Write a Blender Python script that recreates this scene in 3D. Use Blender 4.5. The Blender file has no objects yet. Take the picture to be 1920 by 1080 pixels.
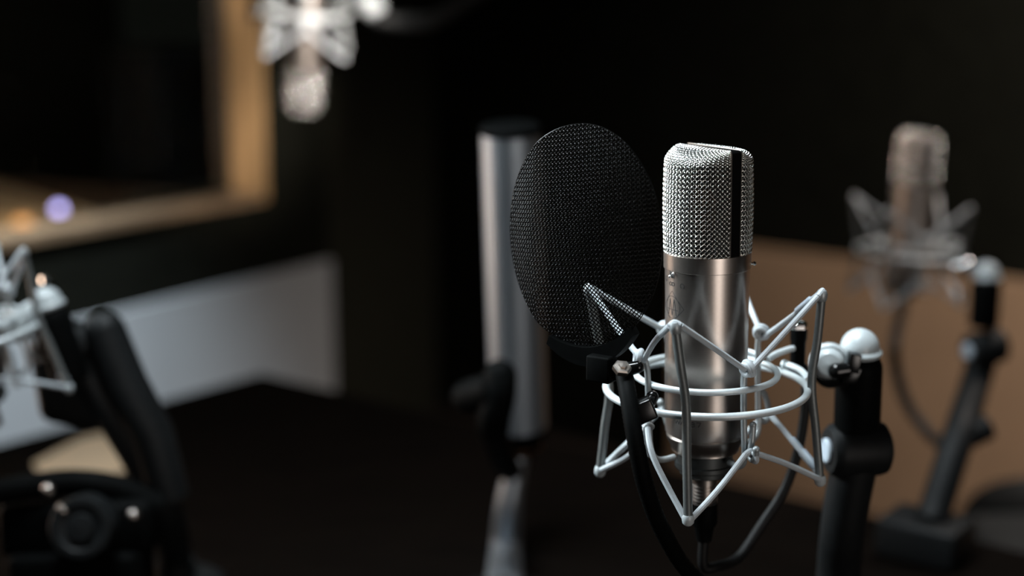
import bpy, math, random
from mathutils import Vector, Matrix
random.seed(5)
S = bpy.context.scene
COL = S.collection
PI = math.pi
def R(a): return math.radians(a)

# ------------------------------------------------------------------ camera
PITCH = R(11.5); FPX = 2667.0
CAM = Vector((0, 0, 1.25))
RGT = Vector((1, 0, 0)); FWD = Vector((0, math.cos(PITCH), -math.sin(PITCH))); UPV = Vector((0, math.sin(PITCH), math.cos(PITCH)))
cd = bpy.data.cameras.new('camera'); cam = bpy.data.objects.new('camera', cd); COL.objects.link(cam)
cam.location = CAM; cam.rotation_euler = (PI/2 - PITCH, 0, 0)
cd.sensor_width = 36; cd.lens = 36*FPX/1920; cd.clip_start = 0.05; cd.clip_end = 50
cd.dof.use_dof = True; cd.dof.focus_distance = 0.955; cd.dof.aperture_fstop = 2.0; cd.dof.aperture_blades = 0
S.camera = cam
S.view_settings.view_transform = 'Standard'; S.view_settings.look = 'None'
S.view_settings.exposure = 0.0; S.view_settings.gamma = 1.0; S.view_settings.use_curve_mapping = False
S.cycles.max_bounces = 8
S.cycles.use_denoising = True

# ------------------------------------------------------------------ world: faint ambient fill to lift the blacks
w = bpy.data.worlds.new('world'); S.world = w; w.use_nodes = True
w.node_tree.nodes['Background'].inputs[0].default_value = (0.30, 0.34, 0.27, 1)
w.node_tree.nodes['Background'].inputs[1].default_value = 0.010

# ------------------------------------------------------------------ room lights and added unseen lights
def area(name, loc, target, size, power, color, sy=None, spread=180):
    l = bpy.data.lights.new(name, 'AREA'); l.spread = R(spread); l.energy = power; l.color = color
    l.shape = 'RECTANGLE'; l.size = size; l.size_y = sy or size
    o = bpy.data.objects.new(name, l); COL.objects.link(o); o.location = loc
    o.rotation_euler = (Vector(target) - Vector(loc)).to_track_quat('-Z', 'Y').to_euler()
    return o
def point(name, loc, power, color, rad=0.05):
    l = bpy.data.lights.new(name, 'POINT'); l.energy = power; l.color = color; l.shadow_soft_size = rad
    o = bpy.data.objects.new(name, l); COL.objects.link(o); o.location = loc
    return o
def spot(name, loc, target, power, color, cone, blend=0.5, rad=0.08):
    l = bpy.data.lights.new(name, 'SPOT'); l.energy = power; l.color = color; l.shadow_soft_size = rad
    l.spot_size = R(cone); l.spot_blend = blend
    o = bpy.data.objects.new(name, l); COL.objects.link(o); o.location = loc
    o.rotation_euler = (Vector(target) - Vector(loc)).to_track_quat('-Z', 'Y').to_euler()
    return o
MICP = (0.137, 0.99, 1.0)
def P0(px, py, k): return CAM + (FWD + RGT*((px-960)/FPX) - UPV*((py-540)/FPX))*k
area('ceiling_panel_light', (-0.25, 1.05, 2.45), (-0.05, 1.0, 1.0), 0.6, 12, (0.86, 0.95, 1.0), 0.5, spread=80)
area('tall_area_light', (1.00, -0.93, 0.85), (0.137, 0.99, 0.95), 0.70, 1.15, (1.0, 0.91, 0.85), 1.7, spread=40)  # unseen tall area light placed for the upright stripe on the body
area('wall_lamp_left', (-1.20, 1.80, 0.85), MICP, 0.26, 2.1, (1.0, 0.72, 0.54), 0.9, spread=100)
area('side_area_light', (-1.30, 1.50, 1.70), (0.137, 0.99, 1.14), 0.5, 5.0, (0.84, 0.95, 1.0), 0.6, spread=50)  # unseen cool area light placed for sparkle on the grille's left side
area('added_light_right_wall', (1.35, 2.15, 2.4), (1.55, 2.8, 0.0), 0.5, 32, (1.0, 0.88, 0.80), 0.4, spread=110)  # no fixture here; area light added to brighten the brown panel
spot('added_spot_left_wall', (-0.80, 1.8, 2.4), (-1.00, 2.68, 0.38), 560, (0.80, 0.91, 1.0), 38, 1.0, 0.1)  # spot added to light the grey panel, its source unseen
spot('added_spot_hanging', (0.30, 0.9, 1.42), P0(580, 70, 2.30), 520, (1.0, 0.90, 0.82), 16, 0.8, 0.1)  # low spot out of view, added to brighten the hanging microphone
spot('added_spot_right_microphone', (-0.7, 1.75, 1.9), P0(1712, 290, 2.02), 90, (1.0, 0.74, 0.58), 9, 0.9, 0.08)  # warm spot put in to lift the blurred right microphone

# ------------------------------------------------------------------ pixel -> world point
def ray(px, py): return FWD + RGT*((px-960)/FPX) - UPV*((py-540)/FPX)
def P(px, py, depth): return CAM + ray(px, py)*depth          # at a camera depth
def QY(px, py, Y):                                            # on the vertical plane y = Y
    r = ray(px, py); return CAM + r*(Y/r.y)
def QZ(px, py, z):                                            # on a horizontal plane
    r = ray(px, py); return CAM + r*((z-CAM.z)/r.z)
def QP(px, py, a, n):                                         # on a plane through a with normal n
    r = ray(px, py); return CAM + r*((a-CAM).dot(n)/r.dot(n))
def proj(p):
    d = p-CAM; k = d.dot(FWD); return 960+FPX*d.dot(RGT)/k, 540-FPX*d.dot(UPV)/k

# ------------------------------------------------------------------ materials
def mat(name, col, rough=0.5, metal=0.0, noise=0.0, nscale=40, bump=0.0, bscale=200, spec=None, emit=None, estr=0, stretch=None, aniso=0, trans=0, coat=0):
    m = bpy.data.materials.new(name); m.use_nodes = True
    nt = m.node_tree; b = nt.nodes['Principled BSDF']
    b.inputs['Base Color'].default_value = (*col, 1); b.inputs['Roughness'].default_value = rough; b.inputs['Metallic'].default_value = metal
    if spec is not None: b.inputs['Specular IOR Level'].default_value = spec
    if coat: b.inputs['Coat Weight'].default_value = coat
    if trans: b.inputs['Transmission Weight'].default_value = trans
    if emit: b.inputs['Emission Color'].default_value = (*emit, 1); b.inputs['Emission Strength'].default_value = estr
    tc = nt.nodes.new('ShaderNodeTexCoord'); mp = nt.nodes.new('ShaderNodeMapping'); nt.links.new(tc.outputs['Object'], mp.inputs['Vector'])
    if stretch: mp.inputs['Scale'].default_value = stretch
    if noise:
        n = nt.nodes.new('ShaderNodeTexNoise'); n.inputs['Scale'].default_value = nscale; n.inputs['Detail'].default_value = 6
        nt.links.new(mp.outputs[0], n.inputs['Vector'])
        r = nt.nodes.new('ShaderNodeValToRGB')
        r.color_ramp.elements[0].position = 0.3; r.color_ramp.elements[1].position = 0.7
        r.color_ramp.elements[0].color = (*[c*(1-noise) for c in col], 1); r.color_ramp.elements[1].color = (*[min(1, c*(1+noise)) for c in col], 1)
        nt.links.new(n.outputs['Fac'], r.inputs[0]); nt.links.new(r.outputs[0], b.inputs['Base Color'])
    if bump:
        n = nt.nodes.new('ShaderNodeTexNoise'); n.inputs['Scale'].default_value = bscale; n.inputs['Detail'].default_value = 4
        nt.links.new(mp.outputs[0], n.inputs['Vector'])
        bp = nt.nodes.new('ShaderNodeBump'); bp.inputs['Strength'].default_value = bump; bp.inputs['Distance'].default_value = 0.001
        nt.links.new(n.outputs['Fac'], bp.inputs['Height']); nt.links.new(bp.outputs[0], b.inputs['Normal'])
    return m
M = {}
M['nickel'] = mat('satin nickel', (0.43, 0.385, 0.35), 0.33, 1.0, 0.03, 400)
M['grille'] = mat('polished wire', (0.86, 0.86, 0.82), 0.22, 1.0, 0.05, 500)
M['glossblack'] = mat('gloss black metal', (0.004, 0.004, 0.004), 0.2, 0.0, 0.1, 60, spec=0.35)
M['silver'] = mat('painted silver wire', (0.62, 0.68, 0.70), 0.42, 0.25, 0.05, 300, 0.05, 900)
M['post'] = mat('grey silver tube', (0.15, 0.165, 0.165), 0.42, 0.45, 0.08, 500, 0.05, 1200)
M['upright'] = mat('shaded silver rod', (0.34, 0.37, 0.38), 0.42, 0.4, 0.05, 300, 0.04, 900)  # darker copy of the silver wire, shade of upright rods in its colour
M['elastic'] = mat('woven elastic cord', (0.47, 0.515, 0.545), 0.5, 0.0, 0.05, 900, 0.18, 2600)
M['sleeve'] = mat('pale sleeve', (0.42, 0.49, 0.56), 0.4, 0.0, 0.05, 300)
M['white'] = mat('white plastic', (0.43, 0.475, 0.49), 0.33, 0.0, 0.03, 120)
M['black'] = mat('black plastic', (0.0025, 0.0028, 0.0028), 0.6, 0.0, 0.2, 150, 0.05, 500, spec=0.03)
M['black_soft'] = mat('matt black metal', (0.006, 0.007, 0.0075), 0.55, 0.0, 0.2, 150, 0.05, 400, spec=0.2)
M['mesh_black'] = mat('black coated mesh', (0.0025, 0.0025, 0.0023), 0.28, 0.0, 0.15, 200, spec=0.13)
M['rubber'] = mat('black rubber cable', (0.005, 0.005, 0.005), 0.55, 0.0, 0.1, 200, spec=0.2)
M['engrave'] = mat('engraved mark', (0.015, 0.014, 0.013), 0.6, 0.0, 0.05, 300)
M['dark_ring'] = mat('dark grey metal', (0.045, 0.05, 0.05), 0.45, 0.6, 0.08, 300)
M['chrome'] = mat('chrome', (0.75, 0.75, 0.75), 0.12, 1.0, 0.03, 300)
M['gold'] = mat('gold membrane', (0.13, 0.07, 0.035), 0.45, 1.0, 0.05, 200)
M['gauze'] = None
M['tube'] = mat('brushed steel tube', (0.36, 0.40, 0.44), 0.45, 0.9, 0.08, 60, 0.1, 200, stretch=(1, 1, 0.05))
M['wall_black'] = mat('black acoustic wall', (0.0075, 0.0078, 0.0058), 0.95, 0, 0.25, 30, 0.4, 120, spec=0.02)
M['wall_grey'] = mat('light grey panel', (0.34, 0.355, 0.365), 0.8, 0, 0.03, 8, 0.2, 200, spec=0.2)
M['wall_brown'] = mat('brown fabric panel', (0.34, 0.225, 0.14), 0.85, 0, 0.06, 6, 0.3, 300, spec=0.15)
M['wood'] = mat('honey oak', (0.25, 0.155, 0.07), 0.55, 0, 0.25, 14, 0.1, 80, stretch=(6, 6, 0.5))
M['wood_dark'] = mat('stained sill', (0.16, 0.105, 0.06), 0.6, 0, 0.2, 20)
M['desk'] = mat('pale oak desk', (0.42, 0.29, 0.15), 0.6, 0, 0.2, 14)
M['table'] = mat('dark brown table top', (0.0024, 0.0015, 0.0010), 0.8, 0, 0.35, 9, 0.1, 60, stretch=(1, 6, 1), spec=0.03)
M['wall_back'] = mat('charcoal wall', (0.022, 0.022, 0.016), 0.95, 0, 0.2, 30, 0.3, 120, spec=0.02)
M['floor'] = mat('dark floor', (0.016, 0.012, 0.010), 0.7, 0, 0.3, 5, 0.1, 60, spec=0.15)
M['ceiling'] = mat('dark ceiling', (0.012, 0.012, 0.012), 0.9, 0, 0.1, 5, spec=0.1)
M['tan'] = mat('tan paper', (0.78, 0.58, 0.38), 0.6, 0, 0.06, 30)
M['fabric_black'] = mat('black upholstery', (0.012, 0.013, 0.013), 0.8, 0, 0.2, 90, 0.3, 400, spec=0.15)
M['lamp_violet'] = mat('violet lamp', (0.2, 0.2, 0.3), 0.4, 0, emit=(0.50, 0.45, 0.95), estr=4.5)
M['lamp_orange'] = mat('orange lamp', (0.3, 0.2, 0.1), 0.4, 0, emit=(1.0, 0.42, 0.12), estr=1.2)
def glass():
    m = bpy.data.materials.new('window glass'); m.use_nodes = True; b = m.node_tree.nodes['Principled BSDF']
    b.inputs['Base Color'].default_value = (0.95, 0.97, 0.96, 1); b.inputs['Transmission Weight'].default_value = 1
    b.inputs['Roughness'].default_value = 0.0; b.inputs['IOR'].default_value = 1.45
    return m
M['glass'] = glass()

def gauze():
    m = bpy.data.materials.new('fine inner gauze'); m.use_nodes = True; nt = m.node_tree; b = nt.nodes['Principled BSDF']
    b.inputs['Base Color'].default_value = (0.008, 0.008, 0.008, 1); b.inputs['Roughness'].default_value = 0.6
    tc = nt.nodes.new('ShaderNodeTexCoord'); n = nt.nodes.new('ShaderNodeTexNoise'); n.inputs['Scale'].default_value = 2500
    nt.links.new(tc.outputs['Object'], n.inputs['Vector'])
    r = nt.nodes.new('ShaderNodeMapRange'); r.inputs[1].default_value = 0.35; r.inputs[2].default_value = 0.65; r.inputs[3].default_value = 0.70; r.inputs[4].default_value = 0.95
    nt.links.new(n.outputs['Fac'], r.inputs[0]); nt.links.new(r.outputs[0], b.inputs['Alpha'])
    return m
M['gauze'] = gauze()

# ------------------------------------------------------------------ mesh builder
class MB:
    def __init__(s): s.v = []; s.f = []
    def add(s, vs, fs):
        n = len(s.v); s.v += [Vector(v) for v in vs]; s.f += [tuple(i+n for i in f) for f in fs]; return s
    def tube(s, pts, r, n=12, closed=False, caps=True, flat=None):
        pts = [Vector(p) for p in pts]; N = len(pts)
        rs = r if isinstance(r, (list, tuple)) else [r]*N
        vs = []; fs = []; prev = None
        for i, p in enumerate(pts):
            if closed: t = pts[(i+1) % N]-pts[i-1]
            else: t = pts[min(i+1, N-1)]-pts[max(i-1, 0)]
            if t.length < 1e-9: t = Vector((0, 0, 1))
            t.normalize()
            if prev is None:
                a = Vector((0, 0, 1)) if abs(t.z) < 0.9 else Vector((1, 0, 0)); u = (a - t*a.dot(t)).normalized()
            else:
                u = prev - t*prev.dot(t)
                u = u.normalized() if u.length > 1e-6 else t.orthogonal().normalized()
            prev = u; wv = t.cross(u)
            for k in range(n):
                a = 2*PI*k/n; vs.append(p + (u*math.cos(a)+wv*math.sin(a))*rs[i])
        for i in range(N if closed else N-1):
            j = (i+1) % N
            for k in range(n): fs.append((i*n+k, i*n+(k+1) % n, j*n+(k+1) % n, j*n+k))
        if not closed and caps: fs.append(tuple(range(n-1, -1, -1))); fs.append(tuple((N-1)*n+k for k in range(n)))
        return s.add(vs, fs)
    def lathe(s, prof, o=Vector((0, 0, 0)), ax=Vector((0, 0, 1)), n=48, caps=True):
        ax = Vector(ax).normalized(); o = Vector(o)
        u = (Vector((1, 0, 0)) if abs(ax.x) < 0.9 else Vector((0, 1, 0))); u = (u-ax*u.dot(ax)).normalized(); wv = ax.cross(u)
        vs = []; fs = []
        for r, z in prof:
            for k in range(n):
                a = 2*PI*k/n; vs.append(o+ax*z+(u*math.cos(a)+wv*math.sin(a))*max(r, 1e-5))
        for i in range(len(prof)-1):
            for k in range(n): fs.append((i*n+k, i*n+(k+1) % n, (i+1)*n+(k+1) % n, (i+1)*n+k))
        if caps: fs.append(tuple(range(n-1, -1, -1))); fs.append(tuple((len(prof)-1)*n+k for k in range(n)))
        return s.add(vs, fs)
    def sphere(s, c, r, n=20, ax=(0, 0, 1), sq=1.0):
        return s.lathe([(r*math.sin(PI*i/12), -r*sq*math.cos(PI*i/12)) for i in range(13)], c, ax, n, False)
    def box(s, c, ex, ey, ez, b=0.0):
        c = Vector(c); ex = Vector(ex); ey = Vector(ey); ez = Vector(ez)
        lx, ly, lz = ex.length, ey.length, ez.length
        if b <= 0:
            vs = [c+ex*i+ey*j+ez*k for i in (-1, 1) for j in (-1, 1) for k in (-1, 1)]
            return s.add(vs, [(0, 1, 3, 2), (4, 6, 7, 5), (0, 4, 5, 1), (2, 3, 7, 6), (0, 2, 6, 4), (1, 5, 7, 3)])
        import bmesh
        bm = bmesh.new(); bmesh.ops.create_cube(bm, size=2.0)
        for v in bm.verts: v.co = Vector((v.co.x*lx, v.co.y*ly, v.co.z*lz))
        bmesh.ops.bevel(bm, geom=bm.edges[:]+bm.verts[:], offset=b, segments=3, affect='EDGES', profile=0.5)
        X, Y, Z = ex.normalized(), ey.normalized(), ez.normalized()
        bm.verts.index_update()
        vs = [c+X*v.co.x+Y*v.co.y+Z*v.co.z for v in bm.verts]; fs = [tuple(v.index for v in f.verts) for f in bm.faces]; bm.free()
        return s.add(vs, fs)
    def build(s, name, m, parent=None, origin=None, smooth=35):
        o0 = Vector(origin) if origin is not None else Vector((0, 0, 0))
        p = parent
        while p is not None: o0 = o0 + p.location; p = p.parent
        me = bpy.data.meshes.new(name); me.from_pydata([v-o0 for v in s.v], [], s.f)
        me.materials.append(m); me.update()
        import bmesh
        bm = bmesh.new(); bm.from_mesh(me); bmesh.ops.recalc_face_normals(bm, faces=bm.faces[:]); bm.to_mesh(me); bm.free()
        me.polygons.foreach_set('use_smooth', [True]*len(me.polygons))
        if smooth: me.set_sharp_from_angle(angle=R(smooth))
        ob = bpy.data.objects.new(name, me); COL.objects.link(ob)
        if origin is not None: ob.location = Vector(origin)
        ob.parent = parent
        return ob
def spline(pts, k=8, closed=False):
    pts = [Vector(p) for p in pts]; out = []; N = len(pts)
    for i in range(N if closed else N-1):
        if closed: a, b, c, d = pts[i-1], pts[i], pts[(i+1) % N], pts[(i+2) % N]
        else: a, b, c, d = pts[max(i-1, 0)], pts[i], pts[i+1], pts[min(i+2, N-1)]
        for j in range(k):
            t = j/k; out.append(0.5*((2*b)+(c-a)*t+(2*a-5*b+4*c-d)*t*t+(3*b-a-3*c+d)*t**3))
    if not closed: out.append(pts[-1])
    return out
def tag(o, label=None, cat=None, group=None, kind=None):
    if label: o['label'] = label
    if cat: o['category'] = cat
    if group: o['group'] = group
    if kind: o['kind'] = kind
    return o
def thing(name, loc, label, cat, group=None):
    o = bpy.data.objects.new(name, None); COL.objects.link(o); o.location = loc; o.empty_display_size = 0.02
    return tag(o, label, cat, group)
def copy_tree(o, T, label=None, parent=None):
    c = o.copy(); COL.objects.link(c)
    if parent is None: c.matrix_world = T @ Matrix.Translation(o.location)
    else: c.parent = parent
    if label: c['label'] = label
    for ch in list(o.children): copy_tree(ch, T, None, c)
    return c

# ================================================================== SETTING
TZ = 0.64                                                    # table top height
UP = Vector((0, 0, 1))
# left wall line
LA = Vector((-0.445, 3.39, 0)); LB = QZ(190, 590, 0.63); LB.z = 0
a_ = QZ(600, 490, 0.63); LA = Vector((a_.x, a_.y, 0))
LD = (LA-LB).normalized(); LN = Vector((LD.y, -LD.x, 0))      # into the room
if LN.x < 0: LN = -LN
# right wall line
a_ = QZ(1410, 462, 0.63); b_ = QZ(1890, 522, 0.63)
RA = Vector((a_.x, a_.y, 0)); RB = Vector((b_.x, b_.y, 0)); RD = (RB-RA).normalized(); RN = Vector((RD.y, -RD.x, 0))
if RN.y > 0: RN = -RN
ROOMH = 2.6
def slab(mb, a, b, z0, z1, n, t):                             # a vertical slab from a to b, thickness t away from -n
    c = (a+b)/2 - n*(t/2); c = Vector((c.x, c.y, (z0+z1)/2))
    mb.box(c, (b-a)/2, n*(t/2), UP*((z1-z0)/2)); return mb
# corner points
L0 = LA + LD*0.03                                            # where the left wall meets the black back corner
LF = LA - LD*4.6                                             # near end of left wall
# window opening on the left wall, from the photo
def onL(px, py): return QP(px, py, LA, LN)
wr = (onL(496, 365)-LA).dot(LD); wz0 = onL(520, 372).z; wz1 = 1.75; wl = -3.3
WT = 0.075
mb = MB()
slab(mb, LF, LA+LD*wl, 0, ROOMH, LN, WT); slab(mb, LA+LD*wr, L0, 0, ROOMH, LN, WT)
slab(mb, LA+LD*wl, LA+LD*wr, 0, wz0, LN, WT); slab(mb, LA+LD*wl, LA+LD*wr, wz1, ROOMH, LN, WT)
tag(mb.build('wall_left', M['wall_black']), kind='structure')
mb = MB(); slab(mb, LF+LN*0.012, L0+LN*0.012, 0.0, 0.63, LN, 0.012)
tag(mb.build('trim_1', M['wall_grey']), 'light grey lower panel of the wall below the window', kind='structure')
# window: oak lining all round, dark sill board, glass
wn = bpy.data.objects.new('window_1', None); COL.objects.link(wn); wn.location = LA+LD*((wl+wr)/2)+UP*wz0; tag(wn, kind='structure')
mb = MB(); th = 0.02
for (s0, s1, z0, z1) in ((wr-th, wr, wz0, wz1), (wl, wl+th, wz0, wz1), (wl, wr, wz1-th, wz1)):
    slab(mb, LA+LD*s0+LN*0.01, LA+LD*s1+LN*0.01, z0, z1, LN, WT+0.02)
mb.build('window_lining', M['wood'], wn)
mb = MB(); slab(mb, LA+LD*wl+LN*0.012, LA+LD*(wr-th)+LN*0.012, wz0-0.0, wz0+0.018, LN, WT+0.02)
mb.build('window_sill', M['wood_dark'], wn)
mb = MB()
for (s0, s1, z0, z1) in ((wr-th-0.02, wr-th, wz0+0.02, wz1-th), (wl+th, wl+th+0.02, wz0+0.02, wz1-th), (wl+th, wr-th, wz1-th-0.02, wz1-th)):
    slab(mb, LA+LD*s0-LN*0.045, LA+LD*s1-LN*0.045, z0, z1, LN, 0.02)
mb.build('glazing_bead', M['wood'], wn)
mb = MB(); slab(mb, LA+LD*(wl+th)-LN*0.058, LA+LD*(wr-th)-LN*0.058, wz0+0.018, wz1-th, LN, 0.006)
mb.build('pane', M['glass'], wn)
# right wall with brown dado and back corner
RS = RA - RD*1.1; RE = RB + RD*1.6
mb = MB(); slab(mb, RS, RE, 0, ROOMH, RN, 0.12); tag(mb.build('wall_right', M['wall_black']), kind='structure')
mb = MB(); slab(mb, RA-RD*0.22+RN*0.014, RE+RN*0.014, 0, 0.63, RN, 0.014)
tag(mb.build('trim_2', M['wall_brown']), 'brown lower panel of the wall behind the right-hand microphone', kind='structure')
mb = MB(); bb = Vector((RS.x, RS.y, 0)); nb = Vector(((bb-L0).y, -(bb-L0).x, 0)).normalized()
if nb.y > 0: nb = -nb
slab(mb, L0, bb, 0, ROOMH, nb, 0.12); tag(mb.build('wall_back', M['wall_back']), kind='structure')
mb = MB(); mb.box((0, 1.2, -0.05), (4.5, 0, 0), (0, 4.2, 0), (0, 0, 0.05)); tag(mb.build('floor', M['floor']), kind='structure')
mb = MB(); mb.box((0, 1.2, ROOMH+0.05), (4.5, 0, 0), (0, 4.2, 0), (0, 0, 0.05)); tag(mb.build('ceiling', M['ceiling']), kind='structure')
# control room behind the glass
CR = LA-LN*1.9
mb = MB(); slab(mb, CR-LD*4.6, CR+LD*1.2, 0, ROOMH, LN, 0.1); tag(mb.build('wall_control_room', M['wall_back']), kind='structure')
point('control_room_lamp', LA+LD*(-1.45)-LN*1.05+UP*1.5, 1.3, (1.0, 0.66, 0.36), 0.06)
point('added_sill_light', QP(-90, 290, LA-LN*0.28, LN), 0.9, (1.0, 0.70, 0.40), 0.04)  # bare unseen light added to warm the left end of the sill

# control room desk (seen as a warm strip), lamps, loudspeaker
dz = wz0-0.05
def onD(px, py, off): return QP(px, py, LA-LN*off, LN)
cde = thing('control_desk', LA-LD*2.2-LN*0.4, 'tan wooden control desk glowing warm behind the window glass', 'desk')
K = QP(222, 412, LA-LN*0.095, LN); zD = K.z; dz = zD-0.035
KF = QZ(0, 345, zD); kf = (KF-K).normalized()
poly = [K, K-LD*2.0, K-LD*2.0+kf*1.0-LN*0.2, K+kf*0.9]
mb = MB(); mb.add([p for p in poly]+[p-UP*0.035 for p in poly], [(0, 1, 2, 3), (7, 6, 5, 4)]+[(i, i+4, (i+1) % 4+4, (i+1) % 4) for i in range(4)])
mb.build('desk_top', M['desk'], cde)
for p in (K-LD*0.1-LN*0.12, K-LD*1.8-LN*0.12):
    mb = MB(); slab(mb, p-LD*0.02, p+LD*0.02, 0, dz, LN, 0.10); mb.build('leg', M['wood_dark'], cde)
def onDesk(px, py): return QZ(px, py, dz+0.035)
p = onDesk(110, 408)
b0 = thing('violet_indicator_lamp', p, 'small round violet lamp shining behind the window glass', 'lamp')
mb = MB(); mb.lathe([(0.012, 0), (0.012, 0.008), (0.008, 0.012)], p, UP, 20); mb.build('base', M['black'], b0)
mb = MB(); mb.sphere(p+UP*0.018, 0.011); mb.build('bulb', M['lamp_violet'], b0)
p = onDesk(42, 431)
b0 = thing('orange_indicator_lamp', p, 'dim orange lamp low behind the window glass, left of the violet one', 'lamp')
mb = MB(); mb.lathe([(0.02, 0), (0.02, 0.008), (0.014, 0.012)], p, UP, 20); mb.build('base', M['black'], b0)
mb = MB(); mb.sphere(p+UP*0.016, 0.018, sq=0.6); mb.build('lens', M['lamp_orange'], b0)
# dark monitor loudspeaker cabinet seen in the window
p = onD(322, 395, 0.45); pz = dz+0.035
sp = thing('studio_loudspeaker', Vector((p.x, p.y, pz)), 'dark upright loudspeaker cabinet behind the window glass', 'speaker')
c = Vector((p.x, p.y, pz+0.17)); fx = LD; fn = LN
mb = MB(); mb.box(c, fx*0.13, fn*0.09, UP*0.17, 0.006); mb.build('cabinet', M['black_soft'], sp)
mb = MB(); mb.lathe([(0.072, 0), (0.075, 0.004), (0.06, 0.002), (0.02, -0.012), (0.018, 0.0), (0.0, 0.004)], c+fn*0.092-UP*0.05, fn, 32, False); mb.build('woofer', M['rubber'], sp)
mb = MB(); mb.lathe([(0.03, 0), (0.03, 0.004), (0.012, 0.001), (0.0, 0.006)], c+fn*0.092+UP*0.09, fn, 32, False); mb.build('tweeter', M['rubber'], sp)

# ------------------------------------------------------------------ table
tc_ = QZ(490, 700, TZ); tr_ = QZ(640, 735, TZ)
TD = (tr_-tc_); TD.z = 0; TD.normalize(); TNn = Vector((-TD.y, TD.x, 0))
if TNn.y > 0: TNn = -TNn
TL, TW = 2.3, 1.0
tb = thing('table', Vector((tc_.x, tc_.y, 0))+TD*TL/2+TNn*TW/2, 'large dark brown table carrying the microphone arms', 'table')
cc = Vector((tc_.x, tc_.y, 0))+TD*TL/2+TNn*TW/2
mb = MB(); mb.box(cc+UP*(TZ-0.02), TD*TL/2, TNn*TW/2, UP*0.02, 0.004); mb.build('tabletop', M['table'], tb)
for a in (-1, 1):
    for b in (-1, 1):
        mb = MB(); mb.box(cc+TD*a*(TL/2-0.08)+TNn*b*(TW/2-0.08)+UP*(TZ-0.04)/2, TD*0.03, TNn*0.03, UP*(TZ-0.04)/2, 0.003); mb.build('leg', M['table'], tb)

# ================================================================== MAIN MICROPHONE
O = P(1325, 600, 1.0)                                        # axis point of the rig
AX = Vector((-0.017, -0.012, 1)).normalized()
def A(z): return O+AX*z
def solve(f, target, lo=-0.25, hi=0.25):
    for _ in range(60):
        m = (lo+hi)/2
        if proj(f(m))[1] > target: lo = m
        else: hi = m
    return (lo+hi)/2
def zax(py): return solve(A, py)
def zfr(py, r): return solve(lambda z: A(z)+Vector((0, -r, 0)), py)
VX = (Vector((1, 0, 0))-AX*AX.x).normalized(); VY = AX.cross(VX)    # right, away
def cyl(az, r, z):                                           # az in degrees: 0 towards camera, + to the right
    a = R(az); return A(z)+VX*(math.sin(a)*r)-VY*(math.cos(a)*r)
mic = thing('condenser_microphone', A(zfr(858, .022)), 'sharp silver condenser microphone upright in the middle of the picture', 'microphone', 'studio microphones')
RB_ = 0.0303; rb = 0.0291
zc0 = zfr(483, RB_); zc1 = zfr(516, RB_); zs = zfr(831, 0.0278); zb = zfr(860, 0.0225); zd1 = zfr(884, 0.0195); zd2 = zfr(903, 0.018); zx = zfr(948, 0.009)
mb = MB()
mb.lathe([(0.0262, zc0-0.001), (0.0292, zc0-0.001), (0.0292, zc0), (RB_-0.0006, zc0), (RB_, zc0-0.0008), (RB_, zc1+0.0004), (RB_-0.0004, zc1), (rb, zc1)], O, AX, 96, False)
mb.build('collar', M['nickel'], mic)
mb = MB()
h = zs-zb
mb.lathe([(rb+0.0003, zc1+0.0008), (rb+0.0003, zc1-0.001), (rb, zc1-0.02), (rb, zs+0.018), (rb-0.0002, zs+0.006), (rb-0.0008, zs+0.0010), (rb-0.0022, zs+0.0004),
          (rb-0.0023, zs-0.0002), (rb-0.0013, zs-0.0014), (rb-0.0018, zs-h*0.3), (rb-0.0040, zs-h*0.62), (rb-0.0050, zs-h*0.85), (rb-0.0049, zb+0.0006), (rb-0.0054, zb), (0.016, zb)], O, AX, 128, False)
body = mb.build('body', M['nickel'], mic)
mb = MB(); mb.lathe([(0.0, zb+0.0005), (0.0198, zb+0.0005), (0.0198, zd1+0.001), (0.019, zd1), (0.018, zd1), (0.0178, zd2+0.001), (0.0165, zd2), (0, zd2)], O, AX, 64, False)
mb.build('base_ring', M['dark_ring'], mic)
mb = MB(); prof = [(0.0, zd2+0.001), (0.0095, zd2+0.001), (0.0092, zd2-0.006)]
z = zd2-0.006
while z > zx: prof += [(0.0092, z-0.0008), (0.0084, z-0.0014), (0.0084, z-0.002), (0.0092, z-0.0026)]; z -= 0.0026
prof += [(0.0088, z-0.001), (0, z-0.001)]
mb.lathe(prof, O, AX, 48, False); mb.build('connector', M['nickel'], mic)
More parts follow.
